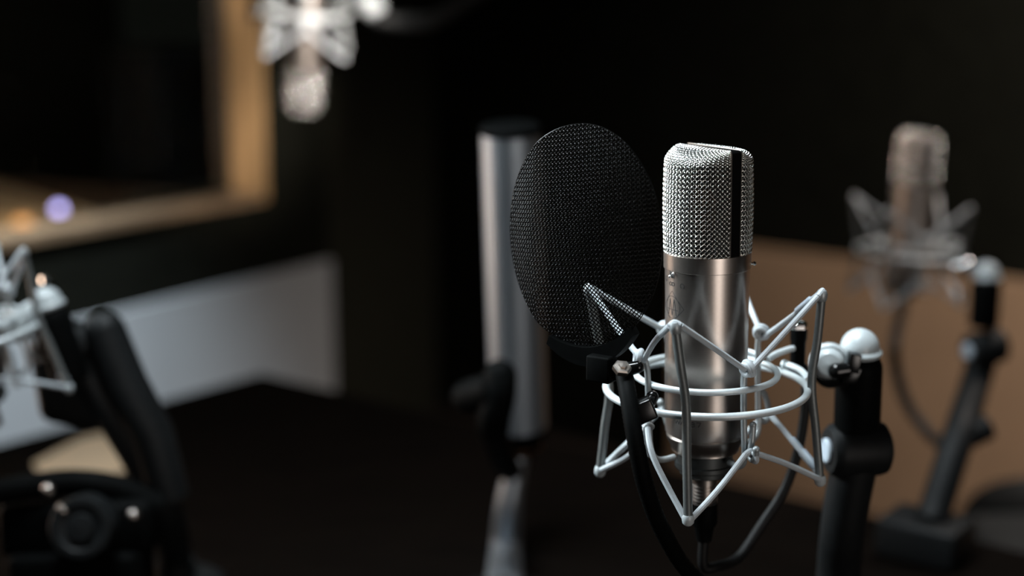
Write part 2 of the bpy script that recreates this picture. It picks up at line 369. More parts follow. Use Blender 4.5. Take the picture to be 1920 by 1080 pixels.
# --- head: front direction az = -52
FAZ = -59.5; BH = 8.2
ztop = zax(275.5); zsh = ztop-0.0105; zg0 = zc0-0.0005
Rg = 0.0299
def head(phi, v):                                            # phi degrees from lobe centre; v = length up the profile
    hh = zsh-zg0; ph = R(phi)
    Rr = Rg+0.0006*math.sin(min(1, v/hh)*PI)
    fx, sx = Rr*math.cos(ph), Rr*math.sin(ph)
    if v <= hh: z = zg0+v; g = 0; a = 0
    else:
        L = 0.031; a = min(1, (v-hh)/L)*PI/2
        g = 1-math.cos(a)**0.85 if a < PI/2-1e-6 else 1; z = zsh+(ztop-0.0004-zsh)*math.sin(a)**0.9
    fb = Rg*math.sin(R(BH))
    fx2 = fx*(1-g)+min(fx, fb)*g
    sx2 = sx*(1-0.03*g)
    return fx2, sx2, z
def headp(phi, v, lobe, off=0):
    e = 0.3
    def q(ph, vv):
        fx, sx, z = head(ph, vv); fx *= lobe; sx *= lobe
        f = R(FAZ); F = VX*math.sin(f)-VY*math.cos(f); Sd = VX*math.cos(f)+VY*math.sin(f)
        return A(z)+F*fx+Sd*sx
    p0 = q(phi, v)
    if off:
        n = (q(phi+e, v)-q(phi-e, v)).cross(q(phi, v+0.0003)-q(phi, v-0.0003))
        if n.length > 1e-12:
            n.normalize()
            if n.dot(p0-A(zsh-0.03)) < 0: n = -n
            p0 = p0+n*off
    return p0
VT = (zsh-zg0)+0.031; PHM = 90-BH; UH = R(PHM)*Rg
sp_ = 0.00238; wr_ = 0.00038
for lobe, nm in ((1, 'front_grille'), (-1, 'rear_grille')):
    mb = MB()
    for fam in (0, 1):
        k = -80
        while k < 140:
            k += 1
            c = k*sp_*math.sqrt(2)
            pts = []; run = []
            steps = 5; ds = sp_*math.sqrt(2)/2/steps*1.0
            # u + sgn*v = c ;  node every sp_ along the wire = sqrt2/2*sp_ in v
            nv = int(VT/ds)+1
            for i in range(nv+1):
                v = min(i*ds, VT)
                u = c-v if fam == 0 else c-(VT+0.0)+v-0.0
                if fam == 1: u = -UH + (c-0.0) + v - 0.05*0
                else: u = -UH + c - v
                if abs(u) <= UH:
                    ph = math.degrees(u/Rg)
                    a_s = (i/steps)
                    sg = math.cos(PI*(a_s + fam))
                    run.append(headp(ph, v, lobe, wr_*0.95*sg))
                else:
                    if len(run) > 1: mb.tube(run, wr_, 6)
                    run = []
            if len(run) > 1: mb.tube(run, wr_, 6)
    mb.build(nm, M['grille'], mic, smooth=0)
# band: strap up one side, over the top and down the other
f = R(FAZ); FD = VX*math.sin(f)-VY*math.cos(f); SD = VX*math.cos(f)+VY*math.sin(f)
mb = MB(); bw = Rg*math.sin(R(BH)); Rt = Rg*1.0; th = 0.0016; cr = 0.0022
path = [(-Rt, zg0), (-Rt, ztop-cr)]+[(-Rt+cr-cr*math.cos(a), ztop-cr+cr*math.sin(a)) for a in (R(30), R(60), R(90))]
path += [(-x, z) for x, z in reversed(path)]
def strap(mb, path, w0, w1, th, lift=0):
    n = len(path); rows = []
    for i, (x, z) in enumerate(path):
        a = path[max(i-1, 0)]; b = path[min(i+1, n-1)]; tx, tz = b[0]-a[0], b[1]-a[1]; L = math.hypot(tx, tz); nx, nz = -tz/L, tx/L
        rows.append([A(z+nz*o)+SD*(x+nx*o)+FD*w for w, o in ((w0, lift), (w1, lift), (w1, lift-th), (w0, lift-th))])
    vs = [p for r in rows for p in r]; fs = []
    for i in range(n-1):
        for k in range(4): fs.append((i*4+k, i*4+(k+1) % 4, (i+1)*4+(k+1) % 4, (i+1)*4+k))
    fs += [(0, 1, 2, 3), (4*n-1, 4*n-2, 4*n-3, 4*n-4)]
    mb.add(vs, fs)
strap(mb, path, -bw+0.0006, bw-0.0006, th)
fr = mb.build('frame_band', M['glossblack'], mic)
mb = MB(); strap(mb, path, bw-0.0004, bw+0.0003, th+0.0006, 0.0003)
e_ = mb.build('band_edge', M['nickel'], fr); e_['label'] = 'bright metal edge of the band'
mb = MB(); strap(mb, path, -bw-0.0003, -bw+0.0004, th+0.0006, 0.0003)
mb.build('band_edge', M['nickel'], fr)
# inner gauze
mb = MB()
for lobe in (1, -1):
    vs = []; fs = []; nu, nv = 24, 30
    for j in range(nv+1):
        for i in range(nu+1):
            vs.append(headp(-PHM+2*PHM*i/nu, VT*j/nv, lobe, -0.0022))
    for j in range(nv):
        for i in range(nu): q = j*(nu+1)+i; fs.append((q, q+1, q+nu+2, q+nu+1))
    mb.add(vs, fs)
mb.build('inner_gauze', M['gauze'], mic)
# capsule
mb = MB(); cz = zg0+0.030
mb.lathe([(0.0175, -0.005), (0.0175, 0.005), (0.0165, 0.0055), (0.0165, -0.0055), (0.0175, -0.005)], A(cz), FD, 48, False)
mb.lathe([(0.004, -0.03), (0.004, -0.0165)], A(cz), AX, 16); mb.lathe([(0.024, -0.0305), (0.024, -0.0285)], A(cz), AX, 48)
cap = mb.build('capsule', M['dark_ring'], mic)
mb = MB()
for s in (1, -1): mb.lathe([(0.0168, 0.0048*s), (0.003, 0.0046*s), (0.0025, 0.006*s), (0, 0.006*s)], A(cz), FD, 48, False)
mb.build('membrane', M['gold'], cap)

# --- marks wrapped on the body
def cstroke(mb, pts, wd, az0, zc, rr, lift=0.00012):
    P2 = []
    for i in range(len(pts)-1):
        a, b = pts[i], pts[i+1]; L = math.hypot(b[0]-a[0], b[1]-a[1]); n = max(1, int(L/0.0006))
        nx, ny = -(b[1]-a[1])/max(L, 1e-9)*wd/2, (b[0]-a[0])/max(L, 1e-9)*wd/2
        vs = []
        for j in range(n+1):
            t = -0.0+j/n; x = a[0]+(b[0]-a[0])*t; y = a[1]+(b[1]-a[1])*t
            for s in (1, -1):
                X, Y = x+nx*s, y+ny*s
                for r_ in (rr+lift, rr-0.0003): vs.append(cyl(az0+math.degrees(X/rr), r_, zc+Y))
        fs = []
        for j in range(n):
            q = j*4; fs += [(q, q+2, q+6, q+4), (q, q+4, q+5, q+1), (q+2, q+3, q+7, q+6)]
        fs += [(0, 1, 3, 2), (n*4, n*4+2, n*4+3, n*4+1)]
        mb.add(vs, fs)
def circ(cx, cy, rx, ry, n=28, a0=0, a1=360): return [(cx+rx*math.cos(R(a0+(a1-a0)*i/n)), cy+ry*math.sin(R(a0+(a1-a0)*i/n))) for i in range(n+1)]
zl = zfr(577, 0.018)
mb = MB(); mm = 0.001
cstroke(mb, [(0, 11.5*mm), (11.5*mm, 0), (0, -11.5*mm), (-11.5*mm, 0), (0, 11.5*mm)], 0.00042, -62.5, zl, rb)
cstroke(mb, circ(0, 0, 7.9*mm, 7.9*mm), 0.00042, -62.5, zl, rb)
for x0 in (-2.4, 2.4):
    cstroke(mb, [((x0-2.3)*mm, -5.6*mm), (x0*mm, 6.0*mm), ((x0+2.3)*mm, -5.6*mm)], 0.0008, -62.5, zl, rb)
cstroke(mb, [(-6.2*mm, -1.6*mm), (6.2*mm, -1.6*mm)], 0.0005, -62.5, zl, rb)
mb.build('logo', M['engrave'], body)
# small polar-pattern marks and switch
zq = zfr(527, 0.016)
mb = MB()
cstroke(mb, circ(1.45*mm, 0, 1.45*mm, 1.2*mm, 16), 0.0006, -63, zfr(531, .014), rb+0.0003); cstroke(mb, circ(-1.45*mm, 0, 1.45*mm, 1.2*mm, 16), 0.0006, -63, zfr(531, .014), rb+0.0003)
mb.build('pattern_symbol', M['engrave'], body); mb = MB()
cstroke(mb, circ(0, 0, 1.6*mm, 1.7*mm, 16, -60, 240), 0.0005, -43, zq-0.002, rb+0.0002)
mb.build('pattern_symbol', M['engrave'], body); mb = MB()
cstroke(mb, circ(0, 0, 1.6*mm, 1.7*mm, 16), 0.0005, -80, zq+0.0004, rb+0.0002)
mb.build('pattern_symbol', M['engrave'], body); mb = MB()
# WA-87 below the ring
zt = zfr(797, rb); H = 1.65*mm
def gl(ch, x):
    D = {'W': [[(-1.5, 1), (-.8, -1), (0, .6), (.8, -1), (1.5, 1)]], 'A': [[(-1.1, -1), (0, 1), (1.1, -1)], [(-.6, -.3), (.6, -.3)]], '-': [[(-.6, 0), (.6, 0)]],
         '8': [circ(0, .5, .75, .5, 12), circ(0, -.5, .9, .5, 12)], '7': [[(-.9, 1), (.95, 1), (-.1, -1)]]}
    for pl in D[ch]: cstroke(mb, [(x+a*H, b*H) for a, b in pl], 0.0006, -32.5, zt, rb, 0.0001)
for ch, x in zip('WA-87', (-8.6, -3.9, -0.4, 3.6, 7.8)): gl(ch, x*mm)
mb.build('lettering', M['engrave'], body)
zw = zfr(514, .014)
mb = MB(); cstroke(mb, [(0, -2.1*mm), (0, 2.1*mm)], 0.0052, -63, zw, rb+0.0004, 0.0002); mb.build('switch_slot', M['engrave'], body)
mb = MB(); mb.sphere(cyl(-64.5, rb+0.0012, zw-0.0012), 0.0012); mb.build('switch_lever', M['chrome'], body); mb = MB(); mb.sphere(cyl(-57, rb+0.0014, zw+0.0014), 0.0011); mb.build('switch_stop', M['chrome'], body)
mb = MB(); mb.lathe([(0.0007, -0.002), (0.0007, 0.0012), (0.0014, 0.0014), (0.0014, 0.0024), (0.0008, 0.0032)], cyl(80, RB_, zc1+0.003), VX, 16); mb.build('side_screw', M['chrome'], mic)

# ================================================================== SHOCK MOUNT
def Q(px, py, yo): return QY(px, py, O.y+yo)
sm = thing('shock_mount', A(zfr(900, 0.01)), 'silver wire shock mount with white elastic cord cradling the sharp central microphone', 'shock mount', 'wire shock mounts')
def ring(R_, z, n=120): return [A(z)+VX*(math.cos(2*PI*i/n)*R_)+VY*(math.sin(2*PI*i/n)*R_) for i in range(n)]
zR = zfr(779, 0.070); zr = zfr(734, 0.0492)
mb = MB(); mb.tube(ring(0.0708, zR), 0.0026, 16, True); mb.build('outer_ring', M['silver'], sm)
mb = MB(); mb.tube(ring(0.0500, zr), 0.0023, 16, True); mb.build('inner_ring', M['silver'], sm)
ptop = {'L': Q(1104, 543, 0.014), 'F': Q(1266, 612, -0.079), 'R': Q(1541, 552, -0.014), 'B': Q(1377, 500, 0.080)}
pbot = {'L': Q(1126, 876, 0.013), 'F': Q(1290, 966, -0.074), 'R': Q(1537, 893, -0.012)}
zLb = (pbot['L']-O).dot(AX); zbm = ((pbot['R']-O).dot(AX)+zLb)/2
pbot['B'] = A(zbm)+VX*0.013+VY*0.076
wd = {'L': Q(1142, 725, 0.014), 'F': Q(1286, 758, -0.0765), 'R': Q(1522, 716, -0.0125)}
wd['B'] = A(zR)+VX*0.014+VY*0.074
for k in 'LFRB':
    mb = MB(); pr = 0.0031
    mb.tube(spline([ptop[k], ptop[k].lerp(wd[k], 0.5)+(wd[k]-A(zR)).normalized()*0.0006, wd[k], wd[k].lerp(pbot[k], 0.5), pbot[k]], 8), pr, 14)
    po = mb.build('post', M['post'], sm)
    mb = MB(); d = (ptop[k]-wd[k]).normalized(); mb.lathe([(0.0033, -0.0045), (0.0038, -0.0035), (0.0041, -0.001), (0.0039, 0.0012), (0.0028, 0.0030), (0.0, 0.0036)], ptop[k], d, 20)
    mb.build('top_cap', M['upright'], po); mb = MB()
    d2 = (pbot[k]-wd[k]).normalized(); mb.lathe([(0.0036, -0.0005), (0.0041, 0.0005), (0.0043, 0.0028), (0.0038, 0.0055), (0.0022, 0.0072), (0.0, 0.0077)], pbot[k], d2, 20)
    mb.build('bottom_cap', M['white'], po)
# inner uprights
up = {
 'N1': [Q(1398, 688, -0.0405), Q(1394, 720, -0.041), Q(1395, 800, -0.041), Q(1396, 845, -0.040), Q(1394, 868, -0.036), Q(1384, 875, -0.029), Q(1368, 868, -0.021)],
 'N2': [Q(1208, 672, -0.0275), Q(1214, 700, -0.028), Q(1217, 800, -0.028), Q(1220, 840, -0.027), Q(1228, 858, -0.024), Q(1242, 862, -0.018), Q(1263, 857, -0.012)],
 'N3': [Q(1426, 622, 0.0275), Q(1421, 650, 0.0275), Q(1422, 760, 0.0275), Q(1423, 795, 0.0265), Q(1419, 815, 0.024), Q(1405, 828, 0.02), Q(1372, 836, 0.012)],
 'N4': [Q(1249, 617, 0.0407), Q(1253, 650, 0.041), Q(1256, 760, 0.041), Q(1258, 790, 0.039), Q(1264, 806, 0.033), Q(1280, 812, 0.022)]}
for k, pts in up.items():
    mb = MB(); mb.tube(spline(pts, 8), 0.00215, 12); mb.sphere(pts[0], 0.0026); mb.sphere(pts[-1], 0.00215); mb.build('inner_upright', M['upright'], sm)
# hooks at the lower ends
hooks = {
 'M1': [Q(1412, 797, -0.0425), Q(1410, 825, -0.0435), Q(1406, 852, -0.044), Q(1410, 862, -0.047), Q(1416, 860, -0.050), Q(1418, 843, -0.0515)],
 'M2': [Q(1221, 800, -0.030), Q(1216, 797, -0.034), Q(1211, 802, -0.036), Q(1214, 830, -0.034), Q(1219, 852, -0.030)],
 'M3': [Q(1424, 728, 0.029), Q(1434, 740, 0.033), Q(1441, 764, 0.036), Q(1441, 782, 0.037), Q(1432, 790, 0.034), Q(1424, 784, 0.030)],
 'M4': [Q(1254, 800, 0.042), Q(1249, 785, 0.045), Q(1244, 770, 0.047), Q(1238, 754, 0.047)]}
for k, pts in hooks.items():
    mb = MB(); rr_ = 0.0022
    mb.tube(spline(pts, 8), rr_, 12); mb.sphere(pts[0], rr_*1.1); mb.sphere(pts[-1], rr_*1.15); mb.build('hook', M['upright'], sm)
# elastic cords (upper and lower zig-zag)
def loop(mb, c, ax, r, rt):
    ax = Vector(ax).normalized(); u = ax.orthogonal().normalized(); v = ax.cross(u)
    mb.tube([c+u*math.cos(2*PI*i/24)*r+v*math.sin(2*PI*i/24)*r for i in range(24)], rt, 10, True)
ce = 0.0021
segs = [((1106, 541, .012), (1164, 624, -.008), (1199, 670, -.026)), ((1207, 676, -.031), (1228, 640, -.050), (1256, 611, -.079)), ((1276, 610, -.080), (1335, 650, -.062), (1397, 693, -.047)),
        ((1412, 688, -.044), (1470, 625, -.030), (1533, 556, -.018)), ((1539, 548, -.010), (1487, 592, .008), (1434, 631, .024)), ((1424, 618, .028), (1402, 565, .052), (1378, 500, .078)),
        ((1372, 500, .080), (1310, 560, .060), (1254, 614, .042)), ((1246, 619, .040), (1180, 582, .026), (1108, 540, .016))]
mb = MB()
for s in segs: mb.tube(spline([Q(*p) for p in s], 6), [ce]*13, 10)
for a_, b_, k in ((0, 7, 'L'), (1, 2, 'F'), (3, 4, 'R'), (5, 6, 'B')):       # the cord runs over each post cap
    e1 = Q(*segs[a_][0 if k == 'L' else 2]); e2 = Q(*segs[b_][2 if k == 'L' else 0]); tp = ptop[k]+(ptop[k]-wd[k]).normalized()*0.0026
    mb.tube(spline([e1, tp, e2], 8), ce, 10)
for (px, py, yo, ax) in ((1404, 688, -.044, (1, .5, .35)), (1200, 668, -.029, (1, -.3, -.1)), (1428, 620, .027, (.5, 1, .3)), (1248, 614, .041, (.3, 1, .3))):
    c = Q(px, py, yo); axv = Vector(ax).normalized()
    c = c-UP*.0010
    loop(mb, c, ax, 0.0046, 0.0022); loop(mb, c-axv*0.0026, (ax[0], ax[1]+.3, ax[2]), 0.0038, 0.0019)
mb.sphere(Q(1409, 702, -.0475), 0.0022)
ec = mb.build('elastic_cord', M['elastic'], sm)
def sleeve(a, b, r):
    mb = MB(); a = Q(*a); b = Q(*b); mb.tube([a, a.lerp(b, .06), a.lerp(b, .94), b], [r*.8, r, r, r*.8], 16); mb.build('sleeve', M['sleeve'], ec)
sleeve((1523, 561, -.004), (1494, 586, .005), .0030)
segs = [((1138, 873, .012), (1160, 848, -.002), (1196, 818, -.020)), ((1128, 881, .010), (1170, 860, -.004), (1212, 828, -.026)), ((1214, 802, -.037), (1226, 860, -.052), (1284, 972, -.074)), ((1297, 972, -.074), (1345, 920, -.062), (1398, 852, -.048)),
        ((1398, 852, -.048), (1408, 846, -.047), (1418, 850, -.047)), ((1418, 850, -.047), (1475, 870, -.035), (1540, 900, -.014)), ((1535, 890, -.010), (1490, 832, .012), (1445, 778, .036)),
        ((1438, 780, .037), (1412, 800, .055), (1375, 838, .076)), ((1370, 838, .076), (1310, 810, .060), (1246, 768, .046)), ((1242, 766, .046), (1190, 818, .032), (1130, 876, .016))]
mb = MB()
for s in segs: mb.tube(spline([Q(*p) for p in s], 6), ce, 10)
loop(mb, Q(1414, 858, -.049), (1, .5, .2), .003, .0018)
ec = mb.build('elastic_cord', M['elastic'], sm)
sleeve((1532, 880, -.007), (1503, 846, .008), .0033); sleeve((1503, 846, .008), (1484, 822, .016), .0026)
# base ring of the cradle
mb = MB(); mb.lathe([(0.0200, zd1+0.0015), (0.0215, zd1+0.001), (0.0215, zd1-0.002), (0.0205, zd1-0.003), (0.0185, zd1-0.003), (0.0200, zd1+0.0015)], O, AX, 64, False)
mb.build('threaded_ring', M['dark_ring'], sm)
# arms to the clamp and the black clamp body
mb = MB()
mb.tube(spline([Q(1440, 674, .030), Q(1455, 664, .036), Q(1480, 655, .046), Q(1496, 652, .052)], 6), .0023, 12)
mb.tube(spline([Q(1375, 655, .045), Q(1405, 660, .041), Q(1430, 670, .033)], 6), .0023, 12)
mb.tube(spline([Q(1516, 712, .008), Q(1505, 698, .024), Q(1490, 689, .034), Q(1474, 684, .041)], 6), .0025, 12); mb.sphere(Q(1472, 683, .042), .0034)
mb.build('clamp_arm', M['silver'], sm)
mb = MB(); ca = Q(1494, 702, .052); cb = Q(1498, 616, .052); cx = (cb-ca).normalized(); LL = (cb-ca).length
mb.lathe([(.0, -.001), (.0075, -.001), (.0078, .0), (.0078, LL*.2), (.0056, LL*.25), (.0056, LL*.7), (.0062, LL*.78), (.0064, LL), (0, LL)], ca, cx, 32, False)
mb.tube([Q(1470, 692, .042), Q(1500, 700, .056)], .0055, 16)
cl = mb.build('clamp', M['black'], sm)
mb = MB(); mb.lathe([(.0062, 0), (.0062, .004), (.005, .0055), (.003, .0055), (.003, .0035), (0, .0035)], cb, cx, 6, False); mb.build('clamp_nut', M['chrome'], cl)

# ================================================================== MIC CABLE, POP FILTER, STANDS
cab = thing('microphone_cable', Q(1500, 850, .045), 'black cable hanging in a loop under the sharp central microphone', 'cable')
mb = MB()
cpts = [A(zx-0.028), A(zx-0.05), Q(1345, 1062, .008), Q(1385, 1045, .03), Q(1428, 985, .045), Q(1470, 920, .05), Q(1495, 850, .052), Q(1508, 780, .055), Q(1512, 720, .06), Q(1530, 690, .072), Q(1556, 700, .083)]
mb.tube(spline(cpts, 10), .0038, 14); mb.build('cord', M['rubber'], cab)
mb = MB(); mb.lathe([(0.0, .0), (.0075, 0), (.0095, -.003), (.0095, -.018), (.007, -.022), (.0055, -.032), (0, -.032)], A(zx+0.002), AX, 32, False); mb.build('plug', M['black'], cab)

# pop filter
pf = thing('pop_filter', Q(1130, 700, -.04), 'round black mesh pop filter in front of the sharp central microphone', 'pop filter')
PC = P(1096, 446, 0.952); ta = R(34)
PU = Vector((math.cos(ta), -math.sin(ta), 0)); PV = Vector((0, -0.02, 1)).normalized(); PN = PU.cross(PV).normalized()
if PN.y > 0: PN = -PN
PRL, PRR, PRv = 0.0655, 0.0580, 0.0762                      # the outline is slightly egg shaped
def pru(x): return PRL if x < 0 else PRR
def pfp(u, v, off=0):
    q = 0.010*(1-(u/pru(u))**2-(v/PRv)**2)                       # gentle dish
    ub = -0.038
    if u < ub: q -= (ub-u)*0.30                                # the left strip bends back
    if u > 0.045: q -= (u-0.045)*0.1
    return PC+PU*u+PV*v+PN*(q*1.0+off)
mb = MB(); s_ = 0.00212; wr2 = 0.00044; th_ = R(-37); steps = 4
for fam in (0, 1):
    d = Vector((math.cos(th_), math.sin(th_))) if fam == 0 else Vector((-math.sin(th_), math.cos(th_)))
    e = Vector((-d.y, d.x))
    for i in range(-43, 44):
        run = []
        for j in range(-43*steps, 43*steps+1):
            u = e.x*i*s_+d.x*j*s_/steps; v = e.y*i*s_+d.y*j*s_/steps
            if (u/pru(u))**2+(v/PRv)**2 <= 1:
                sg = math.cos(PI*(j/steps+i+fam)); run.append(pfp(u, v, wr2*0.85*sg))
            elif run:
                if len(run) > 1: mb.tube(run, wr2, 6)
                run = []
        if len(run) > 1: mb.tube(run, wr2, 6)
mb.build('mesh_screen', M['mesh_black'], pf, smooth=0)
mb = MB(); mb.tube([pfp(pru(math.cos(2*PI*i/120))*math.cos(2*PI*i/120), PRv*math.sin(2*PI*i/120)) for i in range(120)], .00035, 6, True); mb.build('rim', M['mesh_black'], pf)
# crescent bracket
def arcband(mb, a0, a1, n, fin, fout, t0, t1):
    vs = []; fs = []
    for i in range(n+1):
        t = i/n; a = R(a0+(a1-a0)*t); ki, ko = fin(t), fout(t)
        for k, o in ((ki, t0), (ki, t1), (ko, t1), (ko, t0)):
            PRu = pru(math.cos(a)); u, v = PRu*math.cos(a)*k, PRv*math.sin(a)*k; base = pfp(PRu*math.cos(a), PRv*math.sin(a)); vs.append(base+PU*(u-PRu*math.cos(a))+PV*(v-PRv*math.sin(a))+PN*o)
    for i in range(n):
        for k in range(4): fs.append((i*4+k, i*4+(k+1) % 4, (i+1)*4+(k+1) % 4, (i+1)*4+k))
    fs += [(0, 1, 2, 3), (4*n+3, 4*n+2, 4*n+1, 4*n)]
    mb.add(vs, fs)
mb = MB(); arcband(mb, 248, 311, 40, lambda t: .985-0.01*math.sin(PI*t), lambda t: 1.03+.105*math.sin(PI*min(1, .12+.85*t))+.03*t, -.005, .006)
bk = mb.build('bracket', M['black'], pf)
mb = MB(); bc = P(1128, 690, .955)
mb.box(bc, PU*.009, PN*.006, PV*.009, .0015); mb.tube([P(1128, 690, .955), P(1172, 700, .952)], .006, 16); mb.build('bracket_block', M['black'], pf)
nx_ = P(1166, 691, .936); nax = Vector((0.15, -.5, .85)).normalized()
mb = MB(); mb.lathe([(.0, -.002), (.0060, -.002), (.0064, -.001), (.0064, .0016), (.0055, .0024), (.0028, .0026), (.0028, .0040), (0, .0042)], nx_, nax, 6, False); mb.build('hex_nut', M['nickel'], pf)
mb = MB(); mb.tube([P(1172, 694, .946), P(1196, 688, .944)], [.005, .0042], 16); mb.sphere(P(1196, 688, .944), .0042); mb.build('bolt', M['glossblack'], pf)
# clamp on the ring
mb = MB(); mb.tube([P(1180, 786, .935), P(1206, 768, .935), P(1222, 748, .94)], [.0035, .0055, .004], 14); mb.sphere(P(1223, 744, .941), .0042)
mb.box(P(1200, 772, .936), Vector((.009, 0, .004)), Vector((0, .006, 0)), Vector((-.003, 0, .0065)), .0015); mb.build('ring_clamp', M['glossblack'], pf)
mb = MB(); gp = [P(1170, 700, .945), P(1178, 745, .930), P(1187, 800, .922), P(1198, 860, .922), P(1213, 920, .93), P(1240, 990, .95), P(1290, 1070, .99), P(1370, 1130, 1.04), P(1480, 1160, 1.10), P(1555, 1140, 1.155)]
gs = spline(gp, 14); mb.tube(gs, [.0056+(.0004 if i % 2 else 0) for i in range(len(gs))], 16); mb.build('gooseneck', M['black'], pf)

def make_stand(name, label, B, s, tube_d, pole_pts, kn_ax, discdir, extra=True, tube_len=0.060, discoff=(-0.0255, -0.012, -0.004), zbase=TZ, base=True, group='microphone stands on the table'):
    """B: centre of the white ball; tube_d: downward direction of the black tube; pole_pts: lower pole path starting at knuckle"""
    st = thing(name, Vector((pole_pts[-1].x, pole_pts[-1].y, zbase)), label, 'microphone stand', group)
    td = Vector(tube_d).normalized()
    up_ = -td
    mb = MB(); pr = [(0.0, -.002), (.0150, -.002), (.0165, -.0005), (.0168, .0012), (.0160, .0026), (.0147, .0036)]
    for i in range(1, 12): a = PI/2*i/11; pr.append((.0147*math.cos(a), .0036+.0155*math.sin(a)))
    mb.lathe([(r*s, z*s) for r, z in pr], B, up_, 40, False); mb.build('ball_cap', M['white'], st)
    t1 = B+td*tube_len*s
    mb = MB(); mb.lathe([(0, .002), (.0125, .002), (.0150, .004), (.0172, .009), (.0176, .014), (.0176, tube_len-.003), (.0165, tube_len), (0, tube_len)] if s == 1 else [(0, .002*s), (.0125*s, .002*s), (.0150*s, .004*s), (.0172*s, .009*s), (.0176*s, .014*s), (.0176*s, tube_len*s-.003), (.0165*s, tube_len*s), (0, tube_len*s)], B, td, 40, False)
    mb.build('head_tube', M['black'], st)
    kc = pole_pts[0]; ka = Vector(kn_ax).normalized()
    mb = MB(); mb.lathe([(0, -.024*s), (.017*s, -.024*s), (.0205*s, -.020*s), (.0212*s, -.016*s), (.0212*s, .016*s), (.0200*s, .0205*s), (.015*s, .0235*s), (0, .0245*s)], kc, ka, 48, False)
    kn = mb.build('knuckle', M['black_soft'], st)
    mb = MB(); mb.lathe([(0, -.027*s), (.0085*s, -.027*s), (.0095*s, -.026*s), (.0095*s, -.0235*s), (0, -.0235*s)], kc, ka, 40, False); k2 = mb.build('knuckle_cap', M['sleeve'], kn)
    k2['label'] = 'pale blue grey disc on the knuckle'
    mb = MB(); mb.tube(spline(pole_pts, 10), [.0178*s]*(10*(len(pole_pts)-1)+1), 32); mb.build('pole', M['black_soft'], st)
    if base:
        e = Vector((pole_pts[-1].x, pole_pts[-1].y, zbase))
        mb = MB(); mb.lathe([(0, 0), (.05, 0), (.05, .006), (.046, .009), (.022, .012), (.021, .03), (0, .03)], e, UP, 48, False); mb.build('base', M['black_soft'], st)
    if discdir is not None:
        dd = Vector(discdir).normalized(); D0 = B+VX*discoff[0]*s+VY*discoff[1]*s+UP*discoff[2]*s
        mb = MB(); mb.lathe([(0, -.006*s), (.0115*s, -.006*s), (.0148*s, -.0045*s), (.0152*s, -.001*s), (.0140*s, .0015*s), (.0128*s, .0022*s), (.0122*s, .001*s), (0, .001*s)], D0, dd, 40, False)
        mb.tube([D0, B+up_*(-.001)*s], .0055*s, 16)
        sd = mb.build('swivel_disc', M['white'], st)
        mb = MB(); mb.lathe([(0, .001*s), (.0112*s, .001*s), (.0116*s, .003*s), (.0105*s, .0062*s), (.008*s, .0085*s), (0, .0095*s)], D0, dd, 40, False); mb.build('swivel_hub', M['white'], sd)
        mb = MB(); c = D0+dd*.010*s+VX*.006*s-UP*.005*s
        mb.tube([c, c+VX*.009*s+UP*.001*s], [.0062*s, .0050*s], 20); mb.sphere(c, .0062*s)
        mb.lathe([(0, -.003*s), (.0120*s, -.003*s), (.0125*s, .0*s), (.011*s, .003*s), (0, .0035*s)], D0-UP*.007*s+VX*.001, dd, 32, False)
        mb.build('locking_knob', M['glossblack'], st)
        mb = MB(); c = D0+VX*.018*s+dd*.006*s+UP*.001*s
        mb.box(c, (VX*.0045-UP*.001)*s, VY*.005*s, (UP*.0072+VX*.001)*s, .001*s)
        mb.box(c-UP*.010*s-VX*.001*s, VX*.0055*s, VY*.0045*s, (UP*.0060+VX*.002)*s, .0012*s)
        mb.build('wing_screw', M['glossblack'], st)
    return st
# main stand
Bm = P(1612, 662, 1.075)
kn0 = P(1608, 842, 1.10)
make_stand('boom_stand', 'black arm with white ball joint beside the sharp central microphone', Bm, 1.0, P(1607, 790, 1.09)-Bm,
           [kn0, P(1590, 930, 1.115), P(1580, 1000, 1.13), P(1572, 1090, 1.16), Vector((P(1566, 1150, 1.18).x, P(1566, 1150, 1.18).y, TZ+0.02))], Vector((1, .16, .0)), (-0.25, -1, .12))

# ================================================================== OTHER RIGS (copies of the same microphone + mount)
def rig(origin, spin, tiltx, tilty, roll=0):
    """world transform that carries the main rig to another place: spin about its axis, then tilt"""
    return Matrix.Translation(origin) @ Matrix.Rotation(R(tilty), 4, 'Y') @ Matrix.Rotation(R(tiltx), 4, 'X') @ Matrix.Rotation(R(spin), 4, 'Z') @ Matrix.Translation(-O)
# right
T = rig(P(1709, 408, 2.02), -18, 0, 4)
copy_tree(mic, T, 'blurred warm-toned microphone at the right, in front of the brown wall')
copy_tree(sm, T, 'blurred shock mount round the microphone at the right')
PE = QZ(1748, 974, TZ+0.045); DR = (PE-CAM).dot(FWD)
Br = P(1850, 520, 1.70)
make_stand('boom_stand', 'blurred black arm leaning at the far right, behind the central one', Br, 1.0, P(1842, 640, 1.72)-Br,
           [P(1848, 652, 1.72), P(1828, 720, 1.72), P(1800, 810, DR+.04), P(1752, 960, DR+.003), PE], Vector((1, .3, .1)), None, base=False)
bx = bpy.data.objects[-1] if False else None
